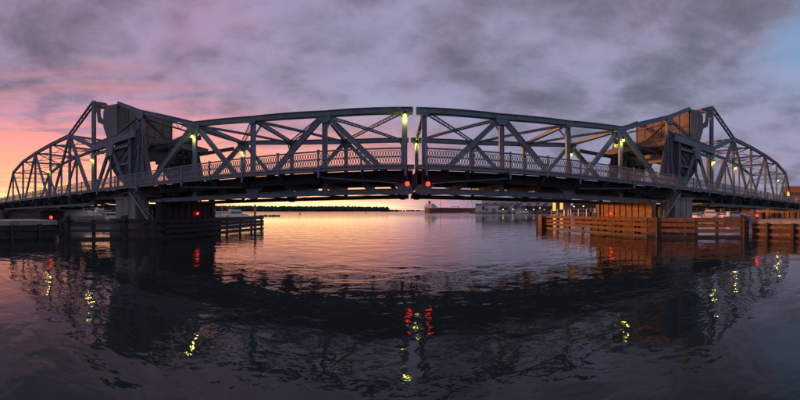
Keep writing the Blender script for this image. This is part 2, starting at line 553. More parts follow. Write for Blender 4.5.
def bascule_leaf(s):
    side = SIDE[s]
    U = [.77, 7.15, 13.6, 20.1]            # truss panel points
    ZT = [10.78, 10.72, 11.0, 11.55]
    U5, Z5 = 28.1, 14.55
    UC, ZC = 32.4, 16.8                   # top of the counterweight
    t = thing('bascule_leaf', (XC + s * 28, 29, 4.0),
              'blue grey riveted steel truss drawbridge leaf on the %s with concrete counterweight' % side, 'drawbridge leaf', 'two leaves of the drawbridge')

    def X(u): return XC + s * u
    for y in (YN, YF):
        # chords
        b = MB()
        pts = [(.12, 10.78)] + list(zip(U, ZT)) + [(U5, Z5), (UC + .1, ZC - .04)]
        for (a, za), (c, zc) in zip(pts[:-1], pts[1:]):
            b.ibeam((X(a), y, za), (X(c), y, zc), .5, .46, .05, .06)
        b.build('top_chord', 'steel', t)
        b = MB()
        ub = [.12] + U + [26.5]
        for a, c in zip(ub[:-1], ub[1:]):
            b.ibeam((X(a), y, zb(a)), (X(c), y, zb(c)), .46, .42, .05, .05)
        b.build('bottom_chord', 'steel', t)
        # posts
        for u, z in zip(U, ZT):
            member('vertical_post', (X(u), y, zb(u) + .2), (X(u), y, z - .2), .32, .40, t, up=(1, 0, 0))
        b = MB()
        for k in (-1, 1): b.beam((X(U5 + k * .42), y, zb(U5) + .4), (X(U5 + k * .42), y, Z5 - .25), .36, .14, up=(1, 0, 0))
        n = 12
        for i in range(n):
            z0 = zd(U5) + 1.5 + (Z5 - .4 - zd(U5) - 1.5) * i / n; z1 = z0 + (Z5 - .4 - zd(U5) - 1.5) / n
            for yy in (-.17, .17):
                k = .4 if i % 2 else -.4
                b.beam((X(U5 - k), y + yy, z0), (X(U5 + k), y + yy, z1), .07, .02, up=(0, 1, 0))
        b.build('heel_post', 'steel', t)
        # diagonals
        for (ua, za), (uc, zc) in (((U[1], ZT[1]), (U[0], zb(U[0]))), ((U[1], ZT[1]), (U[2], zb(U[2]))), ((U[3], ZT[3]), (U[2], zb(U[2])))):
            member('diagonal', (X(ua), y, za), (X(uc), y, zc), .34, .42, t)
        member('heel_diagonal', (X(U[3]), y, ZT[3]), (X(26.6), y, zd(26.6) + .2), .42, .56, t)
        member('counterweight_diagonal', (X(U5), y, Z5 - .2), (X(UC + .4), y, 12.9), .3, .3, t)
        # gussets
        for u, z, r in ((U[1], ZT[1] - .2, .52), (U[3], ZT[3] - .25, .66), (U5, Z5 - .3, .6)):
            gusset(u, z, s, y, r, t, s * (0 if u < 10 else .15 * s))
        for u in (U[0], U[2]): gusset(u, zb(u) + .25, s, y, .55, t)
        gusset(U[2], ZT[2] - .12, s, y, .34, t); gusset(U[0], ZT[0] - .12, s, y, .34, t)
        # rolling segment: curved girder that rocks on the track
        cx, cz, rr = U5, 12.3, 12.3 - (zd(U5) - .05)
        b = MB()
        arc = [(cx + rr * math.cos(R(a)), cz + rr * math.sin(R(a))) for a in range(252, 343, 6)]
        poly = [(X(u), z) for u, z in arc] + [(X(cx + 3.6), cz + .4), (X(cx - .4), cz + .6)]
        b.prism(poly, y - .06, y + .06)
        for (a, za), (c, zc) in zip(arc[:-1], arc[1:]):
            b.beam((X(a), y, za), (X(c), y, zc), .62, .14)
        sg = b.build('segmental_girder', 'steel_dark', t)
        for a in range(262, 340, 13):
            r_ = MB()
            for yy in (-.16, .16):
                r_.beam((X(cx + .5 * math.cos(R(a))), y + yy, cz + .5 * math.sin(R(a))), (X(cx + rr * .97 * math.cos(R(a))), y + yy, cz + rr * .97 * math.sin(R(a))), .14, .1, up=(0, 1, 0))
            r_.build('stiffener', 'steel_dark', sg)
    # counterweight block between the trusses
    b = MB()
    y0, y1 = YN - .3, YF + .3
    u0, u1 = UC + .12, UC + 3.1
    poly = [(u0, 12.5), (u0 - .05, ZC - .15), (u0 + 2.2, ZC + .2), (u1, ZC - .35), (u1, 14.4), (u1 - .9, 12.6), (u1 - .95, 11.9), (u0 + .4, 11.9)]
    b.prism([(X(u), z) for u, z in poly], y0, y1)
    cw = b.build('counterweight', 'weight_concrete', t)
    # steel skin with ribs on the channel side
    ny = 6
    for j in range(ny):
        ya = y0 + .35 + (y1 - y0 - .7) * j / ny; yb = ya + (y1 - y0 - .7) / ny - .06
        for za, zc in ((12.55, 14.55), (14.62, 16.6)):
            p = MB(); x = X(u0 - .07)
            p.box((x, (ya + yb) / 2, (za + zc) / 2), (.06, yb - ya, zc - za))
            p.build('skin_plate', 'weight_plate', cw)
    for j in range(ny + 1):
        p = MB(); yy = y0 + .32 + (y1 - y0 - .7) * j / ny
        p.box((X(u0 - .14), yy, 14.6), (.1, .1, 4.1)); p.build('rib', 'steel_dark', cw)
    p = MB(); p.box((X(u0 - .15), (y0 + y1) / 2, 12.45), (.5, y1 - y0 - .5, .5)); p.build('lower_girder', 'weight_plate', cw)
    # sway frame between the heel posts, V bracing in front of the weight
    for za in (Z5 - .3, 11.6):
        laced('cross_strut', (X(U5), YN + .2, za), (X(U5), YF - .2, za), .9, t, 'weight_plate', up=(1, 0, 0), t=.14, bar=.09)
    ym = (YN + YF) / 2
    for ya in (YN + .25, YF - .25):
        member('sway_brace', (X(U5), ym, 11.8), (X(U5), ya, Z5 - .5), .24, .24, t, 'weight_plate')
        member('sway_brace', (X(U5), ya + (1.2 if ya < ym else -1.2), 11.3), (X(U5), ya, 9.2), .22, .22, t, 'weight_plate')
    # machinery floor girders below the weight
    member('machinery_girder', (X(U5 + 2.4), YN + .15, 10.2), (X(U5 + 2.4), YF - .15, 10.2), .5, 1.3, t, 'steel_dark')
    member('machinery_girder', (X(U5 - 2.5), YN + .2, 10.9), (X(U5 - 2.5), YF - .2, 10.9), .4, .8, t, 'weight_plate')
    member('operating_strut', (X(U[3] + .5), YF - 1.6, 10.6), (X(U5 + 6), YF - 1.6, 10.1), .34, .4, t, 'steel_dark')
    member('operating_strut', (X(U[3] + .5), YN + 1.6, 10.6), (X(U5 + 6), YN + 1.6, 10.1), .34, .4, t, 'steel_dark')
    # top struts and lateral bracing
    for u, z in zip(U, ZT):
        member('cross_strut', (X(u), YN + .25, z - .02), (X(u), YF - .25, z - .02), .26, .36, t)
    P = list(zip(U, ZT)) + [(U5, Z5)]
    for (a, za), (c, zc) in zip(P[:-1], P[1:]):
        laced('lateral_brace', (X(a), YN + .2, za + .05), (X(c), YF - .2, zc + .05), .5, t, t=.07, bar=.07)
        laced('lateral_brace', (X(c), YN + .2, zc - .12), (X(a), YF - .2, za - .12), .5, t, t=.07, bar=.07)
    # knee braces in the sway frames
    for u, z in zip(U, ZT):
        for ya, sg_ in ((YN, 1), (YF, -1)):
            b = MB(); b.beam((X(u), ya + sg_ * 1.7, z - .1), (X(u), ya + sg_ * .15, z - 1.5), .12, .12); b.build('knee_brace', 'steel', t)
    us = [.12, .77] + [.77 + (7.15 - .77) / 2, 7.15, 10.4, 13.6, 16.85, 20.1, 23.35, 26.5]
    floor_parts(t, s, us, U + [26.5])
    brackets(t, s, [.77, 3.96, 7.15, 10.4, 13.6, 16.85, 20.1, 23.35, 26.4], False)
    railing(t, s, [.77, 3.96, 7.15, 10.4, 13.6, 16.85, 20.1, 23.35, 26.5], YS)
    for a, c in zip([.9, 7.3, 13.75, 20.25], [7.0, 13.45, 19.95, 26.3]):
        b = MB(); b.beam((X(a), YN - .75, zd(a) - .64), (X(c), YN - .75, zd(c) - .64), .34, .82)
        b.build('added_shade_box', 'shade_black', t)  # black box added to give the sidewalk's shade and cover the lit diagonals
    # conduits slung below the sidewalk
    b = MB(); b.tube((X(7.0), YS + .1, zd(7) - .72), (X(1.2), YS + .3, zd(1) - 1.28), .035, n=6)
    b.build('conduit', 'steel_rail', t)
    b = MB(); b.tube((X(20.0), YS + .1, zd(20) - .72), (X(13.8), YS + .35, zd(13) - 1.15), .035, n=6)
    b.build('conduit', 'steel_rail', t)
    return t


def approach_span(s):
    side = SIDE[s]
    t = thing('approach_span', (XC + s * 60, 29, 0),
              'curved top steel truss approach span and tower at the %s end of the bridge' % side, 'bridge span', 'fixed approach spans')
    def X(u): return XC + s * u
    UT = 38.3
    U = [UT, 45.6, 53.1, 60.7, 68.3, 75.9, 83.5]
    ZT = [12.2, 15.3, 15.25, 14.95, 14.35, 12.7, None]
    for y in (YN, YF):
        # tower post and its stay
        b = MB()
        for k in (-1, 1): b.beam((X(UT + k * .26), y, zb(UT)), (X(UT + k * .26), y, 18.7), .38, .16, up=(1, 0, 0))
        b.beam((X(UT), y, zb(UT)), (X(UT), y, 18.7), .30, .3, up=(1, 0, 0))
        b.build('tower_post', 'steel', t)
        laced('tower_stay', (X(UT), y, 18.5), (X(U[1]), y, ZT[1]), .85, t, up=(0, 1, 0), t=.17, pitch=.95, bar=.16)
        b = MB()                           # bracket that catches the counterweight
        b.prism([(X(u), z) for u, z in ((UT, 18.75), (UT - 3.0, 17.6), (UT - 3.0, 17.25), (UT - .3, 18.0))], y - .18, y + .18)
        b.prism([(X(u), z) for u, z in ((UT - .2, 18.4), (UT - 1.6, 18.0), (UT - 1.6, 16.2), (UT - 2.6, 15.2), (UT - 2.6, 14.7), (UT - 1.2, 15.4), (UT - .9, 16.9), (UT - .2, 17.0))], y - .12, y + .12)
        b.build('catch_bracket', 'steel_dark', t)
        # rack girder from heel post to tower, and its A frame
        member('rack_girder', (X(28.7), y - .4, 12.15), (X(UT), y - .4, 11.95), .5, 1.05, t, 'steel', t=.12)
        member('rack_girder', (X(29.6), y - .4, 10.9), (X(UT), y - .4, 10.9), .3, .35, t)
        for uu in (30.0, 37.4): member('a_frame_leg', (X(33.6), y - .4, 11.5), (X(uu), y - .4, zd(33) - .6), .36, .42, t)
        member('a_frame_post', (X(33.6), y - .4, 11.2), (X(33.6), y - .4, zd(33) - .6), .2, .22, t)
        member('frame_post', (X(29.7), y - .4, 11.6), (X(29.7), y - .4, zd(30) - .6), .3, .34, t)
        member('frame_strut', (X(29.7), y - .4, 8.7), (X(32.1), y - .4, 8.7), .22, .24, t)
        b = MB(); b.prism([(X(33.6 + a), 11.35 + c) for a, c in ((-.9, .3), (.9, .3), (.55, -1.3), (-.55, -1.3))], y - .66, y - .63); b.build('gusset_plate', 'steel', t)
        # track girder the leaf rolls on
        member('track_girder', (X(24.8), y, zd(28) - .75), (X(UT), y, zd(28) - .75), .6, 1.1, t, 'steel_dark', t=.1)
        # truss chords
        b = MB()
        for i in range(5):
            b.ibeam((X(U[i]), y, ZT[i]), (X(U[i + 1]), y, ZT[i + 1]), .46, .52, .05, .05)
        b.build('top_chord', 'steel', t)
        member('end_post', (X(U[5]), y, ZT[5]), (X(U[6]), y, zb(U[6])), .4, .42, t)
        b = MB()
        for a, c in zip(U[:-1], U[1:]): b.ibeam((X(a), y, zb(a)), (X(c), y, zb(c)), .4, .4, .05)
        b.build('bottom_chord', 'steel', t)
        for i in range(1, 6):
            member('vertical_post', (X(U[i]), y, zb(U[i])), (X(U[i]), y, ZT[i]), .34, .46, t, up=(1, 0, 0))
        for a, c in ((1, 0), (1, 2), (3, 2), (3, 4), (5, 4)):
            member('diagonal', (X(U[a]), y, ZT[a]), (X(U[c]), y, zb(U[c])), .34, .56 if a == 1 and c == 0 else .44, t)
        for i in (1, 3, 5): gusset(U[i], ZT[i] - .2, s, y, .5, t)
    # cross members
    member('tower_strut', (X(UT), YN + .2, 18.3), (X(UT), YF - .2, 18.3), .5, .6, t, 'weight_plate')
    laced('tower_strut', (X(UT), YN + .2, 12.0), (X(UT), YF - .2, 12.0), .9, t, up=(1, 0, 0), t=.14, bar=.09)
    for i in range(1, 6):
        z = ZT[i]
        member('cross_strut', (X(U[i]), YN + .2, z), (X(U[i]), YF - .2, z), .24, .3, t)
        laced('sway_frame', (X(U[i]), YN + .2, z - 2.2), (X(U[i]), YF - .2, z - 2.2), .34, t, up=(1, 0, 0), t=.07)
        b = MB()
        for k in range(4):
            ya = YN + .2 + (YF - YN - .4) * k / 4; yb = ya + (YF - YN - .4) / 4
            b.beam((X(U[i]), ya, z - (2.1 if k % 2 == 0 else .1)), (X(U[i]), yb, z - (.1 if k % 2 == 0 else 2.1)), .09, .09)
        b.build('sway_brace', 'steel', t)
    for i in range(0, 5):
        laced('lateral_brace', (X(U[i]), YN + .2, ZT[i] + .05), (X(U[i + 1]), YF - .2, ZT[i + 1] + .05), .3, t)
        laced('lateral_brace', (X(U[i + 1]), YN + .2, ZT[i + 1] - .1), (X(U[i]), YF - .2, ZT[i] - .1), .3, t)
    # portal at the land end
    for f in (.12, .38):
        zz = ZT[5] + (zb(U[6]) - ZT[5]) * f; uu = U[5] + (U[6] - U[5]) * f
        laced('portal_strut', (X(uu), YN + .2, zz), (X(uu), YF - .2, zz), .4, t, up=(1, 0, 0), t=.08)
    us = [26.6, 30.5, 34.4, UT]
    for a, c in zip(U[:-1], U[1:]): us += [(a + c) / 2, c]
    us += [90, 97, 104, 111, 120, 132, 146]
    floor_parts(t, s, us, U)
    brackets(t, s, us[1:17], True)
    railing(t, s, us, YS, False)
    # plate girders past the truss
    for y in (YN, YF):
        b = MB()
        for a, c in zip(us[16:-1], us[17:]):
            if a < 83.4: continue
            b.ibeam((X(a), y, zd(a) - .95), (X(c), y, zd(c) - .95), .4, 1.5, .06)
        b.build('plate_girder', 'steel', t)
    # far side rail
    b = MB()
    for a, c in zip(us[:-1], us[1:]):
        for dz in (.4, .75, 1.1): b.beam((X(a), YF - .5, zd(a) + dz), (X(c), YF - .5, zd(c) + dz), .06, .08)
    for u in us: b.box((X(u), YF - .5, zd(u) + .5), (.1, .1, 1.2))
    b.build('roadside_rail', 'steel_rail', t)
    return t


for s in (-1, 1):
    approach_span(s)
    bascule_leaf(s)


# ------------------------------------------------------------------ piers and fenders
def bascule_pier(s):
    side = SIDE[s]
    t = thing('bascule_pier', (XC + s * 30, 29, 0), 'weathered concrete bascule pier under the %s counterweight' % side, 'bridge pier', 'bascule piers')
    def X(u): return XC + s * u
    def bx(name, u0, u1, y0, y1, z0, z1, mat):
        b = MB(); b.box(((X(u0) + X(u1)) / 2, (y0 + y1) / 2, (z0 + z1) / 2), (abs(u1 - u0), y1 - y0, z1 - z0))
        return b.build(name, mat, t)
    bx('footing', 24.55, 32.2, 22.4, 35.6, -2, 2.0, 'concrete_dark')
    for y0 in (22.9, 32.6):
        bx('pedestal', 27.9, 31.6, y0, y0 + 2.2, 1.98, 4.35, 'concrete')
        bx('pedestal_cap', 27.75, 31.75, y0 - .12, y0 + 2.32, 4.35, 4.58, 'concrete')
        bx('bearing', 28.8, 30.4, y0 + .6, y0 + 1.6, 4.55, 4.82, 'steel_dark')
    wall = bx('channel_wall', 24.6, 25.3, 23.6, 33.0, 1.98, 3.92, 'timber_pale' if s > 0 else 'timber_wet_shade')  # left wall, pilasters and post are a darker copy, shade put in the colour
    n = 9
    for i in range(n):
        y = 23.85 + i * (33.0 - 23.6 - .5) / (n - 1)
        b = MB(); b.box((X(24.58), y, 2.94), (.14, .5, 1.9)); b.build('pilaster', 'timber_pale' if s > 0 else 'timber_wet_shade', wall)
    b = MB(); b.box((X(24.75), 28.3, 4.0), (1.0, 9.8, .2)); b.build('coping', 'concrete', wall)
    b = MB(); b.box((X(24.7), 33.5, 3.1), (.7, .7, 2.3)); b.ball((X(24.7), 33.5, 4.35), .42, 10, 8); b.build('corner_post', 'timber_pale' if s > 0 else 'timber_wet_shade', wall)
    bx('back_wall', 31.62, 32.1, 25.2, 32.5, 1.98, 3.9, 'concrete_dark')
    # stair from the footing to the walkway
    st = thing('pier_stair', (X(25.5), 22.7, 2), 'steel stair with pipe handrails climbing the %s bascule pier' % side, 'stair', 'pier stairs')
    a, b_ = (28.0, 5.0), (24.9, 2.0)
    for y in (22.1, 22.85):
        m = MB(); m.beam((X(a[0]), y, a[1]), (X(b_[0]), y, b_[1]), .06, .26); m.build('stringer', 'steel_rail', st)
        m = MB()
        for dz in (.55, 1.0): m.tube((X(a[0]), y, a[1] + dz), (X(b_[0]), y, b_[1] + dz), .03, n=6)
        for k in range(5):
            f = k / 4; u = a[0] + (b_[0] - a[0]) * f; z = a[1] + (b_[1] - a[1]) * f
            m.tube((X(u), y, z), (X(u), y, z + 1.02), .03, n=6)
        m.build('handrail', 'steel_rail', st)
    for k in range(13):
        f = (k + .6) / 13.6; u = a[0] + (b_[0] - a[0]) * f; z = a[1] + (b_[1] - a[1]) * f
        m = MB(); m.box((X(u), 22.475, z), (.26, .69, .04)); m.build('tread', 'steel_dark', st)
    m = MB(); m.box((X(28.7), 22.5, 4.98), (1.5, .8, .07))
    for u in (28.2, 29.3): m.tube((X(u), 22.2, 2.0), (X(u), 22.2, 4.95), .05, n=6)
    m.build('landing', 'steel_dark', st)


for s in (-1, 1): bascule_pier(s)


def rest_pier(s, u, label):
    t = thing('approach_pier', (XC + s * u, 29, 0), label, 'bridge pier', 'approach piers')
    for y in (YN, YF):
        b = MB(); b.tube((XC + s * u, y, -2), (XC + s * u, y, 3.1), 1.0, .85, 16); b.build('column', 'concrete_dark', t, True)
    b = MB(); b.box((XC + s * u, 29, zb(u) - .55), (1.7, 13, .7)); b.build('cap', 'concrete', t)


for s in (-1, 1):
    rest_pier(s, 84, 'round column concrete pier at the land end of the %s truss span' % SIDE[s])
    rest_pier(s, 112, 'round column concrete pier standing on the %s bank' % SIDE[s])


def interp(line, d):
    for (a, b) in zip(line[:-1], line[1:]):
        L = math.dist(a, b)
        if d <= L or b == line[-1]:
            f = d / L
            return (a[0] + (b[0] - a[0]) * f, a[1] + (b[1] - a[1]) * f, math.atan2(b[1] - a[1], b[0] - a[0]))
        d -= L


def fender(line, s, label, top=2.1, mat='timber', mat2='timber_wet_shade'):
    """timber fender: round piles behind, stacked horizontal wales in front"""
    t = thing('timber_fender', (line[0][0], line[0][1], 0), label, 'fender', 'channel fenders')
    total = sum(math.dist(a, b) for a, b in zip(line[:-1], line[1:]))
    n = int(total / 3.1)
    for i in range(n + 1):
        x, y, a = interp(line, total * i / n * .999)
        nx, ny = -math.sin(a), math.cos(a)
        k = -.32 if nx * s > 0 else .32     # piles stand on the shore side of the wales
        b = MB(); tp = top + random.uniform(-.05, .22)
        b.tube((x - nx * k, y - ny * k, -2), (x - nx * k + random.uniform(-.03, .03), y - ny * k, tp), .21, .18, 10)
        b.build('pile', 'timber_wet_shade', t)
    seg = 5.5
    m = int(total / seg)
    for zi, z in enumerate((.10, .74, 1.34, 1.95) if top > 2 else (.10, .66, 1.20, 1.74)):
        for i in range(m):
            x0, y0, a = interp(line, total * i / m + .03); x1, y1, a1 = interp(line, total * (i + 1) / m - .03)
            dz = random.uniform(-.03, .03)
            if top < 2 and i * seg < 8:
                if zi == 1: continue
                if zi == 2: dz -= .3
            b = MB(); b.beam((x0, y0, z + dz), (x1, y1, z + dz + random.uniform(-.03, .03)), .26, (.40 if top > 2 else .27 if i * seg < 8 else .45) if zi else .24)
            b.build('wale', mat2 if zi == 0 else mat, t)
    # capping planks of the walkway
    for i in range(m):
        x0, y0, a = interp(line, total * i / m + .01); x1, y1, _ = interp(line, total * (i + 1) / m - .01)
        nx, ny = -math.sin(a), math.cos(a)
        if nx * s < 0: nx, ny = -nx, -ny
        b = MB(); b.beam((x0 + nx * .5, y0 + ny * .5, top + .08), (x1 + nx * .5, y1 + ny * .5, top + .08), 1.0, .1)
        b.build('cap_plank', mat, t)
    return t


LF = [(-27.7, 14.0), (-22.9, 22.3), (-22.5, 33.0), (-21.8, 46.2)]
RF = [(30.6, 13.9), (25.4, 22.3), (24.8, 33.0), (24.3, 46.4)]
fender(LF, -1, 'dark timber fender with gaps between wales along the left pier', top=1.9, mat='timber_wet_shade')  # left wales and planks darkened for the sunless side, shade in the colour
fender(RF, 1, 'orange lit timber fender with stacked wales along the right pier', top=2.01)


def dock(poly, label, x, y, s):
    t = thing('dock_wall', (x, y, 0), label, 'dock wall', 'dock walls')
    b = MB(); b.slab(poly, -2, 1.5); b.build('wall_face', 'timber_wet_shade', t)  # shadow on the dock face is put into this dark colour
    cx = sum(p[0] for p in poly) / len(poly); cy = sum(p[1] for p in poly) / len(poly)
    b = MB(); b.slab([(p[0] + (.12 if p[0] > cx else -.12), p[1] + (.12 if p[1] > cy else -.12)) for p in poly], 1.5, 1.93); b.build('coping', 'concrete', t)
    xf = poly[0][0]
    y0, y1 = min(p[1] for p in poly), max(p[1] for p in poly)
    yy = y0 + .6
    while yy < y1:
        b = MB(); b.box((xf - s * .30, yy, .5), (.26, .30, 2.2)); b.build('fender_pile', 'timber_wet_shade', t)
        yy += 2.9
    for z in (.35, 1.12):
        b = MB(); b.box((xf - s * .08, (y0 + y1) / 2, z), (.16, y1 - y0 - .3, .3)); b.build('wale', 'timber' if s > 0 else 'timber_wet_shade', t)  # left wale is the shaded copy, darkened by material
    return t


dock([(-28.3, -12), (-28.3, 13.7), (-35, 13.7), (-35, -12)], 'low dark concrete dock wall with pale coping at far left', -31, 5, -1)
dock([(31.2, -12), (31.2, 13.6), (38, 13.6), (38, -12)], 'low concrete dock wall with pale coping at far right', 34, 5, 1)
for nm, loc, lb in (('mooring_dolphin', (-27.6, 14.3), 'thick dark pile cluster where left dock meets fender'), ('mooring_dolphin', (-24.6, 19.3), 'thick dark pile cluster against the left fender before the stair'), ('mooring_dolphin', (30.6, 14.1), 'thick dark pile cluster where right dock meets fender')):
    t = thing(nm, (*loc, 0), lb, 'dolphin', 'pile dolphins')
    sx = -1 if loc[0] < 0 else 1
    for i, (a, c) in enumerate(((0, 0), (.38, .1), (.15, .4))):
        b = MB(); b.tube((loc[0] - sx * (.45 - a), loc[1] + c, -2), (loc[0] - sx * (.45 - a), loc[1] + c, 2.3 + .1 * i), .23, .2, 10); b.build('pile', 'timber_wet_shade', t)
    b = MB(); b.box((loc[0] - sx * .25, loc[1] + .17, 1.9), (.95, .95, .08)); b.build('band', 'black_iron', t)

# tall guide piles
for x, y, h, lb in ((*ray(255, 50.5), 3.75, 'tall orange lit timber pile rising above the left fender end'),):
    t = thing('guide_pile', (x, y, 0), lb, 'pile')
    b = MB(); b.tube((x, y, -2), (x, y, h), .23, .2, 12); b.build('shaft', 'timber_yellow_lit' if h > 3 else 'timber_pale', t)  # bright shaft colour carries the orange light; the pile itself is backlit
    b = MB(); b.tube((x, y, h - .02), (x, y, h + .22), .22, .05, 12); b.build('cap', 'timber_pale', t)

# block-like end of the right fender
t = thing('fender_head', (24.7, 47.5, 0), 'boxy timber head closing the far end of right fender', 'fender')
for i, z in enumerate((.25, .75, 1.25, 1.75)):
    b = MB(); b.box((24.7, 47.5, z), (1.9, 1.9, .44)); b.build('crib_course', 'timber', t)
for a in (-1, 1):
    for c in (-1, 1):
        b = MB(); b.tube((24.7 + a, 47.5 + c, -2), (24.7 + a, 47.5 + c, 2.15), .16, .15, 8); b.build('pile', 'timber_wet_shade', t)

# walkway pipe rail on the right fender
t = thing('walkway_railing', (25.3, 40, 2.1), 'pale pipe railing on the walkway of right fender', 'railing')
wl = [(25.5, 33.9), (25.1, 45.8)]
Lw = math.dist(*wl)
for i in range(7):
    x, y, a = interp(wl, Lw * i / 6 * .999)
    b = MB(); b.tube((x, y, 2.1), (x, y, 3.2), .035, n=6); b.build('post', 'aluminium', t)
for dz in (.5, 1.05):
    b = MB(); b.tube((*wl[0], 2.12 + dz), (*wl[1], 2.12 + dz), .03, n=6); b.build('rail', 'aluminium', t)
x, y = ray(566.5, 48.0)
t = thing('notice_board', (x, y, 1.5), 'blank grey notice board facing the channel above pipe railing', 'sign')
b = MB(); b.box((x, y, 3.35), (1.1, .05, .6), -R(31)); b.build('panel', 'sign_face', t)
for k in (-.3, .3):
    b = MB(); b.tube((x + k * .86, y + .06 - k * .5, 2.1), (x + k * .86, y + .06 - k * .5, 3.5), .04, n=6); b.build('post', 'aluminium', t)
x, y = ray(590.5, 42.6)
t = thing('mooring_bollard', (x, y, 2), 'squat black bollard on the right walkway behind pipe railing', 'bollard')
b = MB(); b.tube((x, y, 2.1), (x, y, 2.55), .16, .14, 12); b.build('stem', 'black_iron', t, True)
b = MB(); b.tube((x, y, 2.5), (x, y, 2.72), .27, .24, 12); b.build('head', 'black_iron', t, True)

# ------------------------------------------------------------------ lamps
def bridge_lamp(x, y, z, dirx, label, power=14, yo=-.45):
    t = thing('bridge_lamp', (x, y, z), label, 'lamp', 'yellow lamps on the bridge posts')
    yb = y + yo
    b = MB(); b.tube((x, y + (.2 if yo > 0 else -.2), z + .35), (x, yb, z + .3), .035, n=6); b.build('arm', 'black_iron', t)
    b = MB(); b.tube((x, yb, z + .1), (x, yb, z + .34), .17, .07, 10); b.build('hood', 'black_iron', t)
    b = MB(); b.ball((x, yb, z), .13, 10, 8); b.build('bulb', 'lamp_bulb', t, True)
    l = bpy.data.lights.new('lamp_light', 'POINT'); l.energy = power; l.color = (1.0, .88, .18); l.shadow_soft_size = .14
    lo = bpy.data.objects.new('lamp_light', l); col.objects.link(lo); lo.parent = t; lo.location = (0, yo, -.22)
    return t


def LX(s, u): return XC + s * u


LH = 10.25
for s, u, y, yo, lb in (
        (-1, .77, YN, -.45, 'yellow lamp high on the near end post beside the centre gap'),
        (1, .77, YF, -.45, 'yellow lamp on the far truss end post seen through the centre gap'),
        (-1, 20.1, YN, -.45, 'yellow lamp on near heel post right of the left counterweight'),
        (-1, 20.1, YF, -.45, 'yellow lamp on far truss post of left leaf behind the railing'),
        (1, 20.1, YN, -.45, 'yellow lamp on near heel post left of the right counterweight'),
        (1, 20.1, YF, -.45, 'yellow lamp on far truss post of right leaf'),
        (1, 28.1, YF, -.45, 'yellow lamp on far heel post below the right counterweight'),
        (-1, 38.3, YN, -.45, 'yellow lamp on the near left tower post'),
        (-1, 53.1, YF, -.45, 'yellow lamp on far truss post of the left approach span'),
        (-1, 53.1, YN, -.45, 'yellow lamp on near truss post of the left approach span'),
        (1, 38.3, YN, -.45, 'yellow lamp on the near right tower post'),
        (1, 45.6, YN, -.45, 'yellow lamp at the first near post right of the right tower'),
        (1, 68.3, YN, -.45, 'yellow lamp far out on the right approach span')):
    bridge_lamp(LX(s, u), y, LH + (2.5 if u == 28.1 else 0), s, lb, 34, yo)


def nav_light(x, y, z, label, hang=0., stand=0., power=.7):
    t = thing('navigation_light', (x, y, z), label, 'signal light', 'red navigation lights')
    b = MB(); b.tube((x, y, z - .13), (x, y, z + .13), .12, .12, 12); b.ball((x, y, z), .16, 10, 8); b.build('lens', 'lamp_red', t, True)
    b = MB(); b.tube((x, y, z + .13), (x, y, z + .24), .13, .06, 10); b.build('cap', 'black_iron', t)
    b = MB()
    if hang: b.tube((x, y, z + .2), (x, y, z + hang), .035, n=6)
    if stand: b.tube((x, y, z - .12), (x, y, z - stand), .045, n=6)
    b.build('bracket', 'black_iron', t)
    l = bpy.data.lights.new('red_light', 'POINT'); l.energy = power; l.color = (1, .06, .02); l.shadow_soft_size = .16
    lo = bpy.data.objects.new('red_light', l); col.objects.link(lo); lo.parent = t; lo.location = (0, -.35, 0)


nav_light(.68, YS - .02, 4.86, 'red navigation light hanging left of the bridge centre gap', hang=1.3)
nav_light(2.17, YS - .02, 4.86, 'red navigation light hanging right of the bridge centre gap', hang=1.3)
x = XC - 23.6
nav_light(XC - 24.3, 29.9, 2.6, 'red light on the channel wall of the left bascule pier', stand=.7)
nav_light(XC + 24.3, 30.6, 2.6, 'red light on the orange lit wall of right bascule pier', stand=.7)
nav_light(-28.6, 13.3, 2.25, 'red light standing on the left dock near moored yacht', stand=.5)
nav_light(31.6, 13.2, 2.4, 'red light standing on the right dock near white boats', stand=.6)

# ------------------------------------------------------------------ boats
def place(t, rz):
    t.rotation_euler = (0, 0, rz)


def hull_mesh(L, B, H, sheer=.35):
    b = MB(); st = [(-.5, .86, 0), (-.3, .98, 0), (0, 1.0, .05), (.2, .88, .2), (.36, .58, .5), (.46, .24, .8), (.5, .03, 1.0)]
    n = len(st); vs = []
    for f, wd, r in st:
        h = H + r * sheer
        hw = B / 2 * wd
        x = f * L
        vs += [(x - r * .04 * L, -hw * .45, -.35), (x - .02 * L * r, -hw * .86, H * .3), (x, -hw, h), (x, hw, h), (x - .02 * L * r, hw * .86, H * .3), (x - r * .04 * L, hw * .45, -.35)]
    fs = []
    for i in range(n - 1):
        for k in range(6):
            a = i * 6 + k; c = i * 6 + (k + 1) % 6
            fs.append((a, c, c + 6, a + 6))
    fs += [tuple(range(5, -1, -1)), tuple(range((n - 1) * 6, n * 6))]
    return b.add(vs, fs)


def wedge(b, x0, x1, z0, z1, w0, w1, front, back):
    """tapering cabin with raked front and back"""
    b.hexa([(x0, -w0 / 2, z0), (x1, -w0 / 2, z0), (x1, w0 / 2, z0), (x0, w0 / 2, z0)],
           [(x0 + back, -w1 / 2, z1), (x1 - front, -w1 / 2, z1), (x1 - front, w1 / 2, z1), (x0 + back, w1 / 2, z1)])


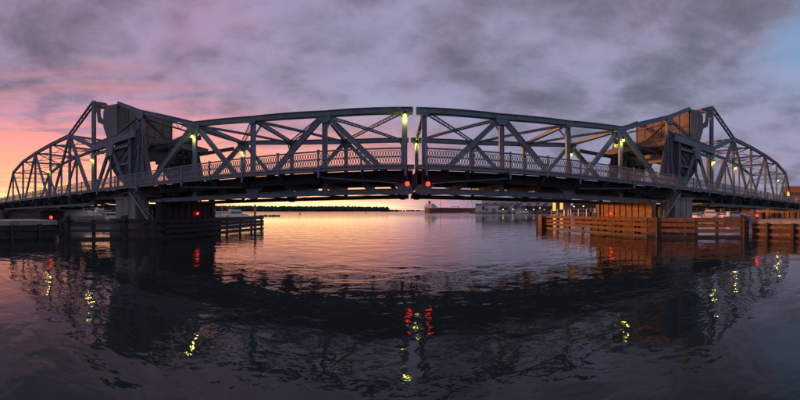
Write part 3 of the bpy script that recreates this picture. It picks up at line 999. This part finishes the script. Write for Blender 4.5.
def cruiser(px, dist, rz, L, label, fly=False, canvas='canvas_tan', hull='gelcoat', top=True):
    x, y = ray(px, dist)
    t = thing('motor_yacht', (x, y, 0), label, 'boat', 'boats moored at the marinas')
    ROOT[t.name] = Vector()
    B = L * .3; H = L * .105
    hm = hull_mesh(L, B, H, L * .05); ho = hm.build('hull', hull, t)
    b = MB(); wedge(b, -.12 * L, .36 * L, H - .02, H + .085 * L, B * .74, B * .5, .2 * L, .02 * L); ho2 = b.build('cabin', 'gelcoat', t)
    b = MB(); wedge(b, -.30 * L, .15 * L, H + .05, H + .15 * L, B * .76, B * .62, .13 * L, .0); b.build('deck_house', 'gelcoat', t)
    for k in (-1, 1):
        b = MB(); z = H + .095 * L
        b.hexa([(-.27 * L, k * B * .365, z), (.05 * L, k * B * .36, z), (.02 * L, k * B * .345, z + .04 * L), (-.27 * L, k * B * .345, z + .04 * L)],
               [(-.27 * L, k * B * .372, z), (.05 * L, k * B * .367, z), (.02 * L, k * B * .353, z + .04 * L), (-.27 * L, k * B * .353, z + .04 * L)]); b.build('side_window', 'boat_glass', t)
    b = MB()
    f0, f1 = .15 * L - .13 * L * .3, .15 * L - .13 * L * .88
    za, zc = H + .05 + (.15 * L - .05) * .3, H + .05 + (.15 * L - .05) * .88
    b.hexa([(f0, -B * .33, za), (f0, B * .33, za), (f1, B * .29, zc), (f1, -B * .29, zc)], [(f0 + .05, -B * .33, za), (f0 + .05, B * .33, za), (f1 + .05, B * .29, zc), (f1 + .05, -B * .29, zc)])
    b.build('windscreen', 'boat_glass', t)
    if fly:
        b = MB(); wedge(b, -.28 * L, .02 * L, H + .15 * L, H + .2 * L, B * .6, B * .64, -.02 * L, 0); b.build('flybridge', 'gelcoat', t)
        b = MB(); b.box((-.18 * L, 0, H + .27 * L), (.14 * L, B * .55, .05))
        for k in (-1, 1): b.tube((-.24 * L, k * B * .24, H + .19 * L), (-.22 * L, k * B * .24, H + .27 * L), .03, n=6)
        b.build('radar_arch', 'gelcoat', t)
    if top:
        b = MB(); b.box((-.4 * L, 0, H + .155 * L), (.2 * L, B * .7, .06))
        for sx in (-.49, -.32):
            for k in (-1, 1): b.tube((sx * L, k * B * .33, H), (sx * L, k * B * .33, H + .155 * L), .03, n=6)
        b.build('canvas_top', canvas, t)
    b = MB()
    pts = [(.05, .36), (.2, .42), (.34, .3), (.44, .13), (.485, 0)]
    for k in (-1, 1):
        pr = [(a * L, k * c * B, H + .02 * L + max(0, a - .05) * .1 * L) for a, c in pts]
        for p, q in zip(pr[:-1], pr[1:]):
            b.tube((p[0], p[1], p[2] + .45), (q[0], q[1], q[2] + .45), .022, n=5)
            b.tube((p[0], p[1], p[2] - .25), (p[0], p[1], p[2] + .45), .02, n=5)
    b.build('bow_rail', 'aluminium', t)
    b = MB(); b.tube((-.2 * L, B * .2, H + .14 * L), (-.22 * L, B * .2, H + .34 * L), .025, .012, 5); b.build('antenna', 'aluminium', t)
    b = MB()
    for k in (-1, 1): b.beam((-.49 * L, k * B * .46, H * .82), (.2 * L, k * B * .475, H * .95), .06, .1)
    b.build('rub_rail', 'canvas_blue', t)
    place(t, rz)
    return t


def sailboat(px, dist, rz, L, label):
    x, y = ray(px, dist)
    t = thing('sailing_yacht', (x, y, 0), label, 'boat', 'boats moored at the marinas')
    ROOT[t.name] = Vector()
    hull_mesh(L, L * .27, L * .1, L * .03).build('hull', 'gelcoat', t)
    b = MB(); wedge(b, -.1 * L, .22 * L, L * .1, L * .15, L * .16, L * .12, .06 * L, 0); b.build('cabin', 'gelcoat', t)
    b = MB(); b.tube((.08 * L, 0, L * .1), (.08 * L, 0, L * 1.15), .06, .035, 6); b.tube((.08 * L, -.1 * L, L * .72), (.08 * L, .1 * L, L * .72), .025, n=5); b.build('mast', 'aluminium', t)
    b = MB(); b.tube((.08 * L, 0, L * .23), (-.38 * L, 0, L * .22), .11, .08, 8); b.build('furled_sail', 'canvas_blue', t)
    b = MB()
    for e in ((.49, 0), (-.49, 0), (.05, .125), (.05, -.125)): b.tube((.08 * L, 0, L * 1.14), (e[0] * L, e[1] * L, L * .12), .012, n=4)
    b.build('rigging', 'aluminium', t)
    place(t, rz)


# left marina
cruiser(80, 70, R(60), 16, 'long white motor yacht with flybridge moored behind the left dock', True)
cruiser(116, 68, R(75), 10, 'small white cruiser tucked beside the pale left pier pedestal', False)
cruiser(51, 92, R(20), 9, 'white cabin boat at the left end of the marina row', False, 'canvas_blue')
cruiser(98, 96, R(160), 12, 'white flybridge boat in the row behind the long yacht', True, 'canvas_blue')
cruiser(66, 104, R(200), 11, 'tan topped white boat in the row behind the long yacht', True)
cruiser(213, 92, R(65), 11, 'white cabin cruiser nearest the dark left channel wall', True, 'canvas_blue')
cruiser(226, 98, R(150), 11, 'middle white cruiser of the three above left fender', False)
cruiser(239, 94, R(50), 11, 'white cruiser nearest the tall orange pile', True)
sailboat(220, 112, R(60), 10, 'bare masted sailboat behind the cruisers above left fender')
sailboat(36, 130, R(60), 11, 'bare masted sailboat far left beyond the approach span')
sailboat(72, 140, R(75), 11, 'bare masted sailboat behind the long white yacht')
# right marina
cruiser(688, 104, R(-25), 11, 'white flybridge boat beside the right pier pedestal', True)
cruiser(698, 96, R(-120), 8, 'small low white boat, second from the right pier pedestal', False, 'canvas_blue')
cruiser(714, 112, R(-70), 11, 'white flybridge boat stern on in the middle of right marina', True, 'canvas_tan')
cruiser(724, 104, R(-100), 8, 'small tan topped boat between the two larger right marina boats', False, 'canvas_tan')
cruiser(737, 98, R(-35), 11, 'large white cruiser with raked windscreen next to red light', False, 'canvas_tan')
sailboat(705, 128, R(-40), 10, 'bare masted sailboat behind the right marina boats')


def float_dock(p, q, label):
    t = thing('floating_dock', (p[0], p[1], 0), label, 'dock', 'floating docks')
    d = math.dist(p, q); n = max(3, int(d / 4))
    for i in range(n):
        a = (p[0] + (q[0] - p[0]) * (i + .01) / n, p[1] + (q[1] - p[1]) * (i + .01) / n, .32); b_ = (p[0] + (q[0] - p[0]) * (i + .99) / n, p[1] + (q[1] - p[1]) * (i + .99) / n, .32)
        b = MB(); b.beam(a, b_, 1.8, .5); b.build('dock_section', 'timber_pale', t)
        b = MB(); b.tube((a[0], a[1] + .95, -2), (a[0], a[1] + .95, 1.9), .13, .12, 8); b.build('pile', 'timber_wet_shade', t)


float_dock(ray(40, 84), ray(126, 84), 'floating timber dock behind the left motor yachts')
float_dock(ray(676, 92), ray(748, 92), 'floating timber dock in front of the right marina boats')
float_dock(ray(205, 104), ray(247, 104), 'floating timber dock beyond the left fender boats')

# low dark wharf below the left approach span
t = thing('wharf', (-74, 28, 0), 'low dark wharf under the far left approach span', 'wharf')
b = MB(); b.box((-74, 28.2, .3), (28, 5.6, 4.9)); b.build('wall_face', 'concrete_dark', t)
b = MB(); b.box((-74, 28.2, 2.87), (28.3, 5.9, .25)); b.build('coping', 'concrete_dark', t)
# sheet pile bulkhead on the right shore
t = thing('bulkhead', (97, 28, 0), 'rust orange sheet pile bulkhead on the right shore under the bridge', 'retaining wall')
y = 13.0; k = 0
while y < 40.5:
    b = MB(); b.box((97.6 + (.3 if k % 2 else 0), y + .45, .9), (.5, .96, 5.8)); b.build('sheet_pile', 'sheet_pile', t)
    y += .9; k += 1
b = MB(); b.box((97.75, 26.7, 3.95), (1.2, 28.0, .35)); b.build('capping_beam', 'concrete_dark', t)
land('abutment_fill', [(98.1, 13.2), (98.1, 40.2), (200, 40.2), (200, 13.2)], 3.6)
land('abutment_fill', [(-104.1, 13.2), (-104.1, 20.2), (-127, 40.2), (-200, 40.2), (-200, 13.2)], 3.2)

# low rock breakwater left of the channel
bt = thing('breakwater', (*ray(270, 170), 0), 'low dark rock breakwater beyond the left fender end', 'breakwater')
for i in range(46):
    x, y = ray(256 + 24 * random.random(), 168 + random.uniform(-2, 2))
    b = MB(); r = random.uniform(.5, 1.1)
    b.ball((x, y, random.uniform(-.2, .35)), r, 6, 4, .7)
    b.v = [(v[0] + random.uniform(-.15, .15), v[1] + random.uniform(-.15, .15), v[2] + random.uniform(-.1, .1)) for v in b.v]
    b.build('rock', 'rock', bt)

for px, d, lb in ((366, 330, 'small dark channel marker on the bright water under the bridge'), (300, 250, 'tiny dark channel marker left of the water glow')):
    x, y = ray(px, d)
    t = thing('channel_marker', (x, y, 0), lb, 'buoy', 'channel markers')
    b = MB(); b.tube((x, y, -.4), (x, y, .5), .75, .7, 12); b.build('float', 'black_iron', t)
    b = MB(); b.tube((x, y, .5), (x, y, 2.0), .45, .15, 8); b.build('tower', 'black_iron', t)

# ------------------------------------------------------------------ far shore, freighter, shipyard
def far_wood():
    b = MB(); rnd = random.Random(3)
    def tree(x, y, z, h):
        r = h * rnd.uniform(.28, .42); n = 6
        vs = [(x, y, z + h)]
        for fz, fr in ((.72, .62), (.4, 1.0), (.05, .8)):
            for i in range(n):
                a = 2 * math.pi * (i + rnd.random() * .6) / n
                q = r * fr * rnd.uniform(.75, 1.2)
                vs.append((x + q * math.cos(a), y + q * math.sin(a), z + h * fz * rnd.uniform(.85, 1.12)))
        fs = [(0, 1 + i, 1 + (i + 1) % n) for i in range(n)]
        for k in range(2):
            for i in range(n):
                A = 1 + k * n; fs.append((A + i, A + n + i, A + n + (i + 1) % n, A + (i + 1) % n))
        b.add(vs, fs)
    for px0, px1, d0, d1, hh, cnt in ((-60, 120, 520, 900, 11, 1100), (100, 330, 900, 1150, 20, 1700), (330, 388, 1150, 1400, 21, 520), (386, 398, 1400, 1480, 9, 70), (380, 480, 2500, 2600, 11, 500), (560, 860, 700, 800, 14, 1200)):
        for i in range(cnt):
            f = rnd.random(); px = px0 + (px1 - px0) * f
            d = d0 + (d1 - d0) * f + rnd.uniform(-30, 60)
            x, y = ray(px, d)
            tree(x, y, 1.0, hh * rnd.uniform(.65, 1.1))
    return tag(b.build('far_wood', 'wood_mass'), 'dark far off wooded shore along the horizon', 'woods', kind='stuff')


far_wood()
def strip(name, pts, wid):
    b = MB()
    near = [ray(p, d - 45) for p, d in pts]; far = [ray(p, d + wid) for p, d in reversed(pts)]
    b.slab(near + far, -2, 1.1)
    tag(b.build(name, 'grass_soil'), kind='structure')


strip('far_bank', [(-60, 520), (120, 900), (330, 1150), (388, 1400), (398, 1480)], 200)
strip('far_bank', [(380, 2500), (480, 2600)], 200)


def freighter():
    x, y = ray(427, 470); x2, y2 = ray(476, 560)
    L = 150; rz = math.atan2(y2 - y, x2 - x)
    t = thing('freighter', (x, y, 0), 'long dark red lake freighter with white stern house beside shipyard', 'ship')
    ROOT[t.name] = Vector()
    b = MB(); st = [(0, .55), (4, .85), (12, 1), (120, 1), (138, .85), (147, .4), (150, .05)]; vs = []
    for xx, wd in st: vs += [(xx, -9 * wd, -1), (xx, -10 * wd, 7.5), (xx, 10 * wd, 7.5), (xx, 9 * wd, -1)]
    fs = [(0, 1, 2, 3), tuple(range(len(vs) - 1, len(vs) - 5, -1))]
    for i in range(len(st) - 1):
        for k in range(4): a = i * 4 + k; c = i * 4 + (k + 1) % 4; fs.append((a, c, c + 4, a + 4))
    b.add(vs, fs); b.build('hull', 'hull_red', t)
    for i, (a, c, z0, z1, wd) in enumerate(((2, 14, 7.48, 10.2, 17), (3, 12, 10.2, 12.4, 15), (4, 10, 12.4, 14.2, 13))):
        b = MB(); b.box(((a + c) / 2, 0, (z0 + z1) / 2), (c - a, wd, z1 - z0)); d = b.build('deck_house', 'white_paint', t)
        for k in range(6):
            p = MB(); p.box((a + 1 + k * (c - a - 2) / 5, -wd / 2 - .03, (z0 + z1) / 2 + .2), (.8, .1, .7)); p.build('window', 'window_glass', d)
    b = MB(); b.tube((5.5, 0, 14.1), (4.8, 0, 18.5), 2.0, 1.7, 12); b.build('funnel', 'hull_red', t)
    b = MB(); b.tube((11, 0, 12), (11, 0, 19), .2, .1, 6); b.tube((11, -2, 17), (11, 2, 17), .08, n=5); b.build('mast', 'white_paint', t)
    for k in range(9):
        b = MB(); b.box((24 + k * 12, 0, 7.9), (8, 14, .9)); b.build('hatch', 'hull_red', t)
    b = MB(); b.tube((70, -3, 7.4), (70, -3, 11), .8, .6, 8); b.beam((70, -3, 10.5), (52, -3, 9.8), .7, .7); b.build('deck_crane', 'hull_red', t)
    b = MB()
    for k in range(30): b.tube((16 + k * 4.2, -10, 7.4), (16 + k * 4.2, -10, 8.5), .05, n=4)
    b.tube((16, -10, 8.5), (16 + 29 * 4.2, -10, 8.5), .05, n=4); b.build('deck_rail', 'white_paint', t)
    place(t, rz)


freighter()
for px, d, h, lean, lb in ((440.5, 520, 24, 0, 'tall thin crane mast standing behind the red freighter'), (474, 520, 26, -14, 'slender crane boom leaning beside the shipyard hall')):
    x, y = ray(px, d)
    t = thing('crane_mast', (x, y, 0), lb, 'crane', 'shipyard cranes')
    b = MB(); b.box((x, y, 1), (6, 6, 6)); b.build('base', 'cladding_dark', t)
    b = MB(); b.laced((x, y, 3), (x + lean * .5, y, 3 + h), 1.0, .25, 2, up=(0, 1, 0), bar=.2); b.build('boom', 'cladding_dark', t)
    if lean:
        b = MB(); b.laced((x + lean * .5, y, 3 + h), (x + lean * .9, y, 8), .6, .15, 2, up=(0, 1, 0), bar=.1); b.build('back_stay', 'cladding_dark', t)


def hall(px0, px1, d, z1, depth, label, name, mat='cladding', bands=(), wins=(), doors=(), roof='roofing', vents=0, group=None, lit=(), z0=0.9, bays=0):
    """building laid along the line between two photo columns at ground distance d, facing the water"""
    a = Vector(ray(px0, d)); b_ = Vector(ray(px1, d)); v = b_ - a; L = v.length; rz = math.atan2(v.y, v.x)
    t = thing(name, (a.x, a.y, 0), label, 'building', group)
    ROOT[t.name] = Vector()
    m = MB(); m.box((L / 2, depth / 2, (z0 + z1) / 2), (L, depth, z1 - z0)); wall = m.build('wall', mat, t)
    m = MB(); m.box((L / 2, depth / 2, z1 + .25), (L + .8, depth + .8, .5)); rf = m.build('roof', roof, t)
    for i in range(bays + 1 if bays else 0):
        m = MB(); m.box((L * i / bays, -.12, (z0 + z1) / 2), (.35, .25, z1 - z0 - .1)); m.build('wall_rib', mat, wall)
    for z, h, mt in bands:
        m = MB(); m.box((L / 2, -.06, z), (L - .2, .14, h)); m.build('wall_band', mt, wall)
    for f, z, w_, h, mt in wins:
        m = MB(); m.box((L * f, -.05, z), (w_ + .3, .16, h + .3)); fr = m.build('window', 'cladding_dark', wall)
        m = MB(); m.box((L * f, -.12, z), (w_, .08, h)); m.build('pane', mt, fr)
    for f, w_, h in doors:
        m = MB(); m.box((L * f, -.1, z0 + h / 2), (w_, .24, h)); dr = m.build('door', 'cladding_dark', wall)
    for i in range(vents):
        m = MB(); m.box((L * (i + .6) / vents, depth * .3, z1 + 1.1), (2.2, 2.2, 1.8)); m.build('roof_vent', 'aluminium', rf)
    t.rotation_euler = (0, 0, rz)
    return t


hall(482, 556, 392, 19.2, 40, 'large pale grey shipyard hall with flat roof behind the trees', 'shipyard_hall', bands=((17.6, 2.4, 'cladding'), (14.2, .5, 'cladding_dark')), wins=[(.06 + .115 * i, 12.2, 4.5, 1.3, 'window_glass') for i in range(8)], doors=((.3, 9, 9), (.62, 9, 9)), vents=7, bays=14)
hall(475.5, 512, 362, 11.2, 26, 'lower pale annex at the water end of the shipyard hall', 'shipyard_annex', bands=((10.0, 1.6, 'cladding_dark'),), wins=((.22, 6.4, 3.2, 4.2, 'window_glass'), (.66, 5.5, 2.6, 2.2, 'window_glass'), (.82, 5.5, 2.6, 2.2, 'window_glass')), doors=((.5, 4, 5), (.93, 3, 4)), bays=8)
hall(526, 552, 338, 7.5, 14, 'dark roofed long shed among the trees right of shipyard', 'storage_shed', 'cladding_dark', wins=[(.1 + .1 * i, 4.6, 1.8, 1.4, 'lit_window' if i in (2, 6) else 'window_glass') for i in range(9)], doors=((.5, 3, 4),))
hall(552, 571, 290, 14.5, 16, 'town building with two tall orange lit bays under the bridge', 'town_building', 'brickwork', wins=[(.12, 7.5, 3.0, 9.0, 'lit_window'), (.5, 7.8, 3.0, 7.2, 'lit_window')] + [(.3, z, 1.3, 1.8, 'window_glass') for z in (5, 9, 12.3)] + [(.76, z, 1.3, 1.8, 'window_glass') for z in (5, 9, 12.3)] + [(.9, z, 1.3, 1.8, 'window_glass') for z in (5, 9, 12.3)], doors=((.7, 1.6, 2.6),))
hall(573, 590, 300, 13.0, 16, 'brown brick block with small windows behind the street lights', 'town_building', 'brickwork', wins=[(.1 + .16 * i, z, 1.5, 1.8, 'lit_window' if (i, z) == (3, 8) else 'window_glass') for i in range(6) for z in (5, 8, 11)], doors=((.5, 1.8, 2.8),))
hall(590, 612, 280, 9.0, 16, 'low pale town building behind the right pier post', 'town_building', 'cladding', wins=[(.1 + .13 * i, z, 1.5, 1.6, 'window_glass') for i in range(7) for z in (4, 7)], doors=((.5, 1.8, 2.8),))
hall(782, 815, 150, 14.5, 14, 'red brick building at the far right end of the bridge', 'town_building', 'brickwork', wins=[(.08 + .12 * i, z, 1.4, 1.9, 'lit_window' if (i, z) in ((1, 11.3), (3, 8.2)) else 'window_glass') for i in range(8) for z in (5, 8.2, 11.3)], doors=((.5, 2, 3),))
hall(742, 762, 190, 9.5, 14, 'brown low house behind the right marina boats', 'town_building', 'brickwork', wins=[(.12 + .15 * i, z, 1.5, 1.7, 'window_glass') for i in range(6) for z in (4, 7)], doors=((.5, 2, 3),))

# ------------------------------------------------------------------ trees
def make_tree(h, seed, mat):
    rnd = random.Random(seed)
    tr = MB(); tr.tube((0, 0, -.3), (0, 0, h * .45), h * .035, h * .022, 8)
    limbs = []
    for i in range(6):
        a = rnd.random() * 6.28; e = (math.cos(a) * h * .26, math.sin(a) * h * .26, h * rnd.uniform(.55, .8))
        tr.tube((0, 0, h * rnd.uniform(.25, .42)), e, h * .016, h * .006, 5); limbs.append(e)
    cr = MB(); lobes = [(e[0], e[1], e[2], h * rnd.uniform(.15, .23)) for e in limbs] + [(0, 0, h * .78, h * .22), (0, 0, h * .5, h * .24)]
    for lx, ly, lz, lr in lobes:
        for k in range(60):
            d = Vector((rnd.gauss(0, 1), rnd.gauss(0, 1), rnd.gauss(0, 1))).normalized() * lr * rnd.uniform(.55, 1.1)
            c = Vector((lx, ly, lz)) + d
            n = Vector((rnd.gauss(0, 1), rnd.gauss(0, 1), rnd.gauss(0, 1))).normalized()
            u = n.orthogonal().normalized(); v = n.cross(u); s_ = h * rnd.uniform(.022, .05)
            cr.add([c + u * s_, c + v * s_ * .7, c - u * s_, c - v * s_ * .7], [(0, 1, 2, 3)])
    return tr, cr


TREES = []
for i in range(5):
    tr, cr = make_tree(9.0, 20 + i, 'leaf')
    TREES.append((tr, cr, ('leaf', 'leaf_deep')[i % 2]))
TM = {}


def tree(px, d, h, i, label, base=1.0):
    x, y = ray(px, d)
    t = thing('broadleaf_tree', (x, y, base), label, 'tree', 'trees on the right bank')
    ROOT[t.name] = Vector()
    if i not in TM:
        tr, cr, mt = TREES[i]
        TM[i] = (tr.build('trunk', 'bark', t), cr.build('crown', mt, t))
    else:
        for o in TM[i]:
            c = o.copy(); col.objects.link(c); c.parent = t
    t.scale = (h / 9,) * 3; t.rotation_euler = (0, 0, (px * 1.7) % 6.28)


for px, d, h, i, lb in (
        (486.5, 351, 5.5, 0, 'smallest round tree in front of the shipyard annex'),
        (502, 346, 9.5, 1, 'first large dark tree right of the shipyard annex'),
        (507.5, 344, 8, 2, 'slimmer tree just right of the first large tree'),
        (516.5, 342, 11.5, 3, 'tallest round tree in front of the shipyard hall'),
        (523, 334, 8.5, 4, 'small tree left of the lit boat on the bank'),
        (529, 332, 10, 1, 'dense tree behind the lit boat on the bank'),
        (535.5, 330, 9, 0, 'dark tree just left of the white street lamp'),
        (544, 326, 9.5, 2, 'broad tree right of the white street lamp'),
        (550.5, 320, 8.5, 3, 'tree nearest the fender end below the bridge'),
        (582, 262, 9.5, 4, 'dark tree between the town street lights'),
        (592, 258, 11, 1, 'tall dark tree left of the right pier post'),
        (598, 250, 10, 3, 'dark tree half hidden by the right pier post'),
        (705, 190, 8, 0, 'dark tree behind the middle of right marina'),
        (722, 196, 9, 2, 'dark tree behind the tan topped marina boat'),
        (756, 180, 8.5, 4, 'dark tree beside the brown house behind right marina')):
    tree(px, d, h, i, lb)


def street_lamp(px, d, h, label, power):
    x, y = ray(px, d)
    t = thing('street_lamp', (x, y, 1.0), label, 'street lamp', 'street lamps on the right bank')
    b = MB(); b.tube((x, y, .8), (x, y, h), .09, .06, 8); b.build('pole', 'aluminium', t)
    b = MB(); b.tube((x, y, h - .05), (x, y, h + .12), .28, .2, 8); b.build('hood', 'black_iron', t)
    b = MB(); b.ball((x, y, h - .22), .34, 8, 6); b.build('globe', 'street_bulb', t, True)


street_lamp(540, 312, 6.2, 'white street lamp on the bank between two dark trees', 0)
street_lamp(503, 336, 5, 'street lamp in front of the first large tree', 0)
street_lamp(513, 334, 4.8, 'street lamp left of the tallest shipyard tree', 0)
street_lamp(526, 324, 4.6, 'street lamp above the lit boat on the bank', 0)
street_lamp(574, 262, 7.0, 'left of two street lamps seen above pipe railing', 0)
street_lamp(583.5, 256, 7.0, 'right of two street lamps seen above pipe railing', 0)
cruiser(523.5, 300, R(165), 15, 'pale tour boat moored below the shipyard trees', False, 'canvas_tan')
